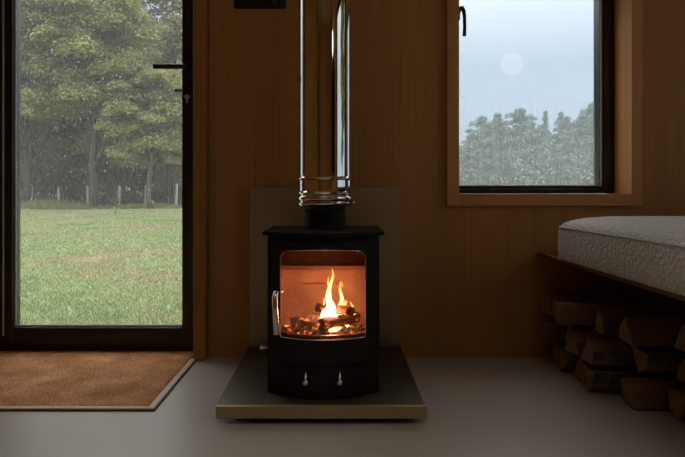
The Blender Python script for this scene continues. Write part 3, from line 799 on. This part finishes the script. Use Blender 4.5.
bk = tree((-10.2, 31.5), 13.5, 3.2, .9, 150, 420, .11, M['leafB'], 'dark tree behind the gap right of the tallest tree', GB, 1.0, .22, .3)
copy_tree(bk, (-13.9, 32.5), 1.2, (1, 1, 1.1), 'dark tall tree behind the middle of the door view')
copy_tree(bk, (-17.9, 32), 2.6, (1, 1, 1.1), 'dark tree far back at the left of the door view')
copy_tree(low, (-7.0, 30.5), 4.0, (1.3, 1.3, 1.35), 'leafy tree far back at the right edge of the door glass')
copy_tree(bk, (-8.6, 39), 3.7, (1.25, 1.1, 1.0), 'dim tree furthest back above the fence posts on the right')
copy_tree(bk, (-12.5, 40), .7, (1.5, 1.1, .7), 'dim low tree far behind the tallest tree')
copy_tree(bk, (-18.5, 40), 1.7, (1.5, 1.1, .75), 'dim low tree furthest back at the left of the door view')
copy_tree(low, (8.5, -1.2), 2.4, (1, 1, .8), 'leafy tree beside the cabin mirrored at the right edge of the flue pipe')
# undergrowth
for i, (x, y, w, lab) in enumerate(((-17.2, 33, 2.4, 'dim bush behind the fence at the far left of the door view'), (-14.2, 33.5, 2.6, 'dim bush far behind the fence below the left trees'), (-11.4, 34.2, 2.4, 'dim bush furthest back behind the middle fence posts'), (-9.0, 33.5, 2.6, 'dim bush far behind the fence between the tree trunks'), (-15.2, 29, 1.9, 'dark bush below the trees at the left end of the fence'), (-12.4, 29.2, 1.8, 'dark bush below the tallest tree behind the fence'), (-9.8, 29.4, 1.7, 'dark bush behind the thin sapling'), (-7.2, 29.2, 1.7, 'dark bush behind the right hand fence posts'))):
    b_ = empty('bush', (x, y, gh(x, y)), lab, 'bush', 'bushes under the trees')
    cs = clumps(44, (0, 0, 1.1), (w, .7, 1.6), .2); cs[:, 2] = np.abs(cs[:, 2])
    mesh_np('foliage', crown(cs, .5, 380, .06), 44*380, M['leafB'], b_)
    bm = B()
    for k in range(20): xx = random.uniform(-w, w); yy = random.uniform(-.9, -.2); limb(bm, (xx, yy, -.05), (xx+random.uniform(-.3, .3), yy+random.uniform(-.2, .2), random.uniform(1.4, 3.6)), .035, .014, 5, .05)
    link('stem', bm, M['bark'], b_, 180)
# tall dry weeds along the fence foot
n = 9000; x = rng.uniform(-17, -5.5, n); y = rng.uniform(24.2, 27.3, n)-.0; hgt = rng.uniform(.05, .36, n)*rng.uniform(.3, 1, n)*(1+.5*np.sin(x*1.3))*np.clip((-x-4)/9, .35, 1.2)
z = np.array([gh(a, b_) for a, b_ in zip(x, y)]); w = .02
lean = rng.normal(size=(n, 2))*.08
P = np.stack([np.stack([x-w, y, z], 1), np.stack([x+w, y, z], 1), np.stack([x+w*.5+lean[:, 0], y+lean[:, 1], z+hgt], 1), np.stack([x-w*.5+lean[:, 0], y+lean[:, 1], z+hgt], 1)], 1).reshape(-1, 3)
tag(mesh_np('weeds', P, n, M['weed']), 'tall dry weeds growing along the foot of the wire fence', 'weeds', kind='stuff')
# grass blades
n = 90000; d = 1.0+22*rng.uniform(0, 1, n)**1.5; s = d+2.3
x = (rng.uniform(-10, 200, n)-337)/F*s; y = d; keep = np.ones(n, bool)
z = np.array([gh(a, b_) for a, b_ in zip(x, y)]); hgt = rng.uniform(.012, .034, n); w = .0022+.0004*d
lean = rng.normal(size=(n, 2))*.02
P = np.stack([np.stack([x-w, y, z-.005], 1), np.stack([x+w, y, z-.005], 1), np.stack([x+w*.3+lean[:, 0], y+lean[:, 1], z+hgt], 1), np.stack([x-w*.3+lean[:, 0], y+lean[:, 1], z+hgt], 1)], 1).reshape(-1, 3)
tag(mesh_np('lawn_grass', P, n, M['grass']), 'short green and brown grass of the lawn outside the glazed door', 'grass', kind='stuff')
# fence
fy = 27.4; S = F/(fy-CAMY)
fn = empty('wire_fence', ((100-337)/S, fy, gh(-11, fy)), 'thin wire fence with pale weathered posts below the trees', 'fence')
for px in (2, 31, 58, 88, 119, 146, 176):
    x = (px-337)/S; bm = B(); g0 = gh(x, fy); hh = 1.08+random.uniform(-.08, .06)
    limb(bm, (x, fy, g0-.1), (x+random.uniform(-.05, .05), fy, g0+hh), .075, .065, 5, .008); tpart(fn, 'post', bm, M['post'], 60)
for hh in (.35, .65, .95):
    bm = B(); tube(bm, [((a-337)/S, fy-.06, gh((a-337)/S, fy)+hh) for a in (2, 31, 58, 88, 119, 146, 176)], .007, 6); tpart(fn, 'wire', bm, M['wire'], 180)
# sapling
sy = 19; S = F/(sy-CAMY); sx = (116-337)/S; g0 = gh(sx, sy)
sp_ = empty('sapling', (sx, sy, g0), 'thin bare forked sapling standing in the grass before the fence', 'sapling')
bm = B(); limb(bm, (0, 0, -.05), (0, 0, .35), .016, .012, 5, .01)
for k in range(9): a = random.uniform(0, 2*PI); limb(bm, (0, 0, .28+.03*k/3), (math.cos(a)*.3, math.sin(a)*.3, .55+random.uniform(0, .35)), .011, .005, 4, .02)
link('trunk', bm, M['bark'], sp_, 180)

# far tree line seen in the right window
GF = 'distant trees seen through the right window'
fy = 58; S = F/(fy-CAMY)
def X(px): return (px-337)/S
def Hh(py, px, y=fy): return EYE+(192-py)/(F/(y-CAMY))-gh(X(px), y)+.05
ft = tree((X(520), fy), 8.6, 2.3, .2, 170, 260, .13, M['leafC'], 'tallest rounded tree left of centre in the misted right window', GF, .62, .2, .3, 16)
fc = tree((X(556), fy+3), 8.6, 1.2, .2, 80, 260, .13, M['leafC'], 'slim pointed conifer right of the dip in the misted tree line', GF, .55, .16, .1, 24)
# taper the conifer's foliage towards its top
me = [o for o in bpy.data.objects if o.parent == fc and o.name.startswith('foliage')][0].data
co = np.empty(len(me.vertices)*3, np.float32); me.vertices.foreach_get('co', co); co = co.reshape(-1, 3)
k = np.clip(1.5*(1-co[:, 2]/9.6),   .42, 1.6); co[:, 0] *= k; co[:, 1] *= k; me.vertices.foreach_set('co', co.ravel())
for px, py, y, w, src, lab in (
    (448, 150, fy, 1.0, ft, 'low distant tree partly hidden by the window\'s left edge'),
    (472, 132, fy, .9, ft, 'low distant tree at the left end of the window tree line'),
    (482, 113, fy, .9, ft, 'second rounded distant tree left of the tallest one'),
    (503, 110, fy+2, .8, ft, 'distant tree merging with the left side of the tallest tree'),
    (535, 126, fy, .9, ft, 'lower distant tree just right of the tallest one'),
    (548, 121, fy+2, .7, ft, 'distant tree left of the slim pointed conifer'),
    (566, 113, fy, .8, ft, 'rounded distant tree between the two pointed conifers'),
    (572, 108, fy+3, 1.1, fc, 'second pointed conifer nearer the window\'s right frame'),
    (583, 111, fy, .8, ft, 'distant tree below the right conifer tips'),
    (597, 100, fy+1, .9, ft, 'tall distant tree at the right edge of the window glass'),
    (612, 96, fy, 1.0, ft, 'distant tree cut off by the window\'s right frame')):
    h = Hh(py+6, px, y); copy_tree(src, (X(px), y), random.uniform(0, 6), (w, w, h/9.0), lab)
h = Hh(111, 516, fy); ft.scale = (1, 1, h/9.0); h = Hh(113, 556, fy+3); fc.scale = (1, 1, h/9.0)
tree((X(528), fy+14), 6.0, 11, -1.0, 260, 160, .22, M['leafC'], 'low hazy thicket behind the distant tree line', GF, 1.3, .2, .1)

# mist over the field
def mist():
    m, nt, out = nodes('rain_mist'); v = N(nt, 'VolumeScatter'); v.inputs['Color'].default_value = (.98, .98, .96, 1); v.inputs['Density'].default_value = .0043
    nt.links.new(v.outputs[0], out.inputs['Volume']); return m
bm = B(); box(bm, -45, 50, 4, 85, -1.5, 15)
mo = link('mist', bm, mist()); tag(mo, 'pale rain mist hanging over the field and trees outside', 'mist', kind='stuff')

# ------------------------------------------------------------------ light
w = bpy.data.worlds.new('overcast'); SC.world = w; w.use_nodes = True; nt = w.node_tree; nt.nodes.clear()
tc = nt.nodes.new('ShaderNodeTexCoord'); sp = nt.nodes.new('ShaderNodeSeparateXYZ'); nt.links.new(tc.outputs['Generated'], sp.inputs[0])
r = ramp(nt, sp.outputs['Z'], [(0, (.425, .545, .69)), (.2, (.43, .56, .71)), (.40, (1.05, 1.1, 1.15)), (1, (2.2, 2.15, 2.1))])
bg = nt.nodes.new('ShaderNodeBackground'); bg.inputs['Strength'].default_value = 1.0; nt.links.new(r.outputs[0], bg.inputs[0])
wo = nt.nodes.new('ShaderNodeOutputWorld'); nt.links.new(bg.outputs[0], wo.inputs[0])
def portal(loc, rot, sx, sy):
    l = bpy.data.lights.new('daylight_portal', 'AREA'); l.shape = 'RECTANGLE'; l.size = sx; l.size_y = sy; l.cycles.is_portal = True
    o = bpy.data.objects.new('daylight_portal', l); C.objects.link(o); o.location = loc; o.rotation_euler = rot
portal(((DX0+DX1)/2, .2, DTOP/2), (-PI/2, 0, 0), DX1-DX0, DTOP)
portal(((WX0+WX1)/2, .2, (WZ0+WZ1)/2), (-PI/2, 0, 0), WX1-WX0, WZ1-WZ0)
portal((RX1+.12, (W2[0]+W2[1])/2, (W2[2]+W2[3])/2), (0, PI/2, 0), W2[3]-W2[2], W2[1]-W2[0])
portal(((SK[0]+SK[1])/2, (SK[2]+SK[3])/2, RH+.1), (0, 0, 0), SK[1]-SK[0], SK[3]-SK[2])
portal((RX1+.12, (W4[0]+W4[1])/2, (W4[2]+W4[3])/2), (0, PI/2, 0), W4[3]-W4[2], W4[1]-W4[0])
portal((RX0-.12, (W3[0]+W3[1])/2, (W3[2]+W3[3])/2), (0, -PI/2, 0), W3[3]-W3[2], W3[1]-W3[0])

# ------------------------------------------------------------------ camera
cam = bpy.data.cameras.new('camera'); co_ = bpy.data.objects.new('camera', cam); C.objects.link(co_)
co_.location = (0, CAMY, EYE); co_.rotation_euler = (PI/2, 0, 0)
cam.sensor_fit = 'HORIZONTAL'; cam.sensor_width = 36; cam.lens = F/685*36; cam.clip_end = 300; cam.clip_start = .02
cam.shift_x = (342.5-337)/685; cam.shift_y = -(228.5-192)/685
SC.camera = co_
SC.view_settings.view_transform = 'Standard'; SC.view_settings.look = 'None'; SC.view_settings.gamma = 1; SC.view_settings.use_curve_mapping = False
SC.view_settings.exposure = .42
